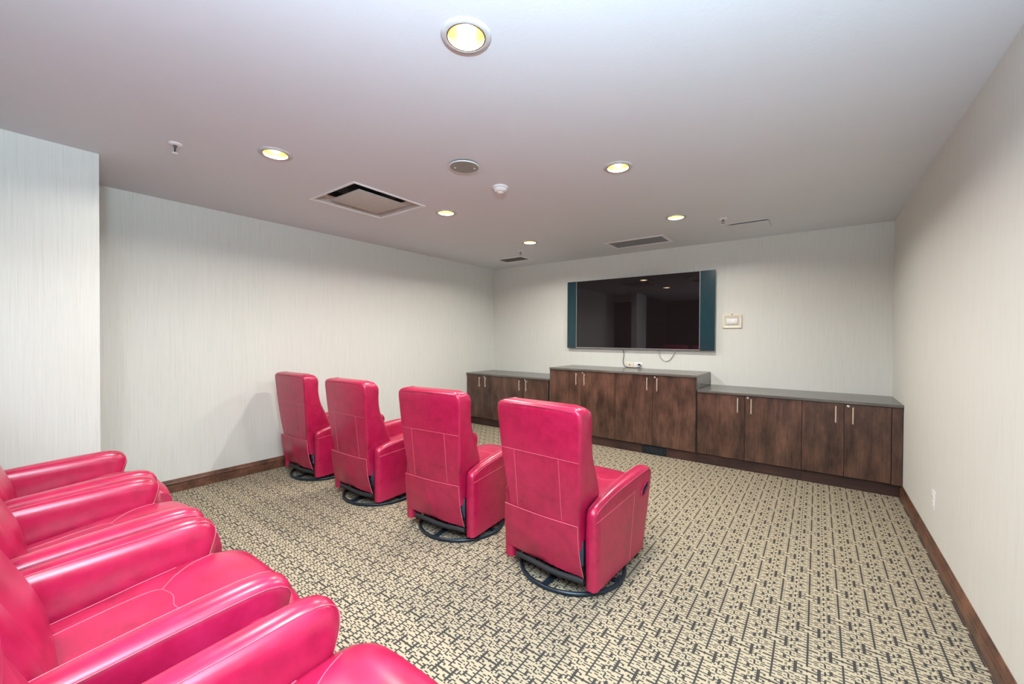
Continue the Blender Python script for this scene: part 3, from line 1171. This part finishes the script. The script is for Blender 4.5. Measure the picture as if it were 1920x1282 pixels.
# smoke detector
t = thing('smoke_detector', 'white round smoke detector on the ceiling beyond the grey disc', 'smoke detector', (-2.036, 2.555, H))
bm = bmesh.new()
lathe(bm, [(0.062, 0.0), (0.062, -0.012), (0.056, -0.016)], 32)
mesh_obj('base', bm, M_WHITE, t)
bm = bmesh.new()
lathe(bm, [(0.050, -0.014), (0.054, -0.020), (0.052, -0.030), (0.040, -0.040), (0.022, -0.044), (0.020, -0.050), (0.010, -0.052)], 32)
mesh_obj('sensor_cap', bm, M_WHITE, t)


def sprinkler(label, x, y):
    t = thing('sprinkler', label, 'sprinkler', (x, y, H), 0, 'fire sprinklers')
    bm = bmesh.new()
    lathe(bm, [(0.036, 0.0), (0.036, -0.004), (0.026, -0.010), (0.014, -0.011)], 24)
    mesh_obj('escutcheon', bm, M_WHITE, t)
    bm = bmesh.new()
    lathe(bm, [(0.011, -0.009), (0.011, -0.022), (0.008, -0.024)], 14)
    for s in (-1, 1):
        tube(bm, [(s * 0.009, 0, -0.020), (s * 0.014, 0, -0.032), (s * 0.012, 0, -0.046), (0.0, 0, -0.054)], 0.0028, 6)
    mesh_obj('frame', bm, M_STEEL, t)
    bm = bmesh.new()
    tube(bm, [(0, 0, -0.022), (0, 0, -0.052)], 0.0026, 8)
    part_label(mesh_obj('bulb', bm, M_SHADOW, t), 'dark glass bulb')
    bm = bmesh.new()
    lathe(bm, [(0.006, -0.053), (0.017, -0.055), (0.017, -0.0575), (0.006, -0.058)], 16)
    mesh_obj('deflector', bm, M_CHROME, t)


sprinkler('chrome fire sprinkler nearest the pillar at the left', -3.225, 0.79)
sprinkler('chrome fire sprinkler beside the small vent near the left back corner', -3.30, 4.60)
sprinkler('chrome fire sprinkler beside the access panel near the right wall', -0.768, 4.535)

# ceiling cassette air unit
x0, x1, y0, y1 = RECTS[0]
cx, cy = (x0 + x1) / 2, (y0 + y1) / 2
t = thing('air_unit', 'square white ceiling air unit with a lowered centre panel', 'air conditioner', (cx, cy, H))
hx_, hy_ = (x1 - x0) / 2, (y1 - y0) / 2


def frame_rings(prof, hx_, hy_):
    bm = bmesh.new()
    rings = []
    for (ins, z) in prof:
        a, b = hx_ - ins, hy_ - ins
        rings.append([(-a, -b, z), (a, -b, z), (a, b, z), (-a, b, z)])
    loft(bm, rings, cap=False)
    return bm


mesh_obj('frame', frame_rings([(-0.018, 0.0), (-0.018, -0.008), (-0.004, -0.010), (0.004, -0.006), (0.006, 0.0)], hx_, hy_), M_WMETAL, t, False)
mesh_obj('inner_slope', frame_rings([(0.005, -0.002), (0.022, 0.030), (0.070, 0.042), (0.085, 0.060)], hx_, hy_), M_PANEL, t, False)  # greyer than the frame, painting in the shading inside the recess
mesh_obj('inner_tray', frame_rings([(0.080, 0.045), (0.100, 0.085), (0.150, 0.090), (hx_ - 0.001, 0.090)], hx_, hy_), M_SHADOW, t, False)
pb = mesh_obj('centre_panel', bx(-hx_ + 0.105, hx_ - 0.105, -hy_ + 0.105, hy_ - 0.105, -0.006, 0.006, 0.004, 2), M_PANEL, t)
for s in (-1, 1):
    mesh_obj('hanger', bx(s * 0.14 - 0.006, s * 0.14 + 0.006, -0.006, 0.006, 0.004, 0.091), M_SHADOW, t, False)


def slot_vent(label, rect, mats, along_x=True, nslat=5):
    x0, x1, y0, y1 = rect
    cx, cy = (x0 + x1) / 2, (y0 + y1) / 2
    t = thing('ceiling_vent', label, 'vent', (cx, cy, H))
    hx_, hy_ = (x1 - x0) / 2, (y1 - y0) / 2
    mesh_obj('frame', frame_rings([(-0.035, 0.0), (-0.035, -0.006), (-0.028, -0.009), (-0.004, -0.009), (0.0, -0.005), (0.002, 0.035)], hx_, hy_), M_WMETAL, t, False)
    mesh_obj('backing', bx(-hx_ + 0.001, hx_ - 0.001, -hy_ + 0.001, hy_ - 0.001, 0.040, 0.050), M_SHADOW, t, False)
    for k in range(nslat):
        y = -hy_ + (k + 0.5) * 2 * hy_ / nslat
        bm = bmesh.new()
        vs = [(-hx_ + 0.002, y + 0.012, -0.002), (-hx_ + 0.002, y + 0.010, -0.003), (-hx_ + 0.002, y - 0.014, 0.020), (-hx_ + 0.002, y - 0.012, 0.022)]
        loft(bm, [vs, [(-p[0], p[1], p[2]) for p in vs]])
        mesh_obj('slat', bm, mats, t, False)


slot_vent('long grey slotted ceiling vent above the television', RECTS[2], M_SLAT, nslat=7)
slot_vent('small dark slotted ceiling vent near the left back corner', RECTS[1], M_DARKSLAT, nslat=5)


def hatch(label, x0, x1, y0, y1, drop, tilt):
    t = thing('access_panel', label, 'access panel', ((x0 + x1) / 2, (y0 + y1) / 2, H))
    hx_, hy_ = (x1 - x0) / 2, (y1 - y0) / 2
    mesh_obj('frame', frame_rings([(-0.010, 0.0), (-0.010, -0.0015), (0.0, -0.0015), (0.0, 0.0)], hx_, hy_), M_CEIL, t, False)
    bm = bx(-hx_ + 0.004, hx_ - 0.004, -hy_ + 0.004, hy_ - 0.004, -0.003 - drop, -drop)
    p = mesh_obj('panel', bm, M_CEIL, t, False)
    for v in p.data.vertices:
        v.co.z -= tilt * (v.co.y - hy_) / (-2 * hy_)
    return t


hatch('flush ceiling access panel with one sagging edge near the right wall', -0.770, -0.405, 4.800, 5.145, 0.0005, 0.012)
hatch('faint flush ceiling access panel at the left wall', -4.505, -4.175, 3.556, 3.918, 0.0005, 0.0015)
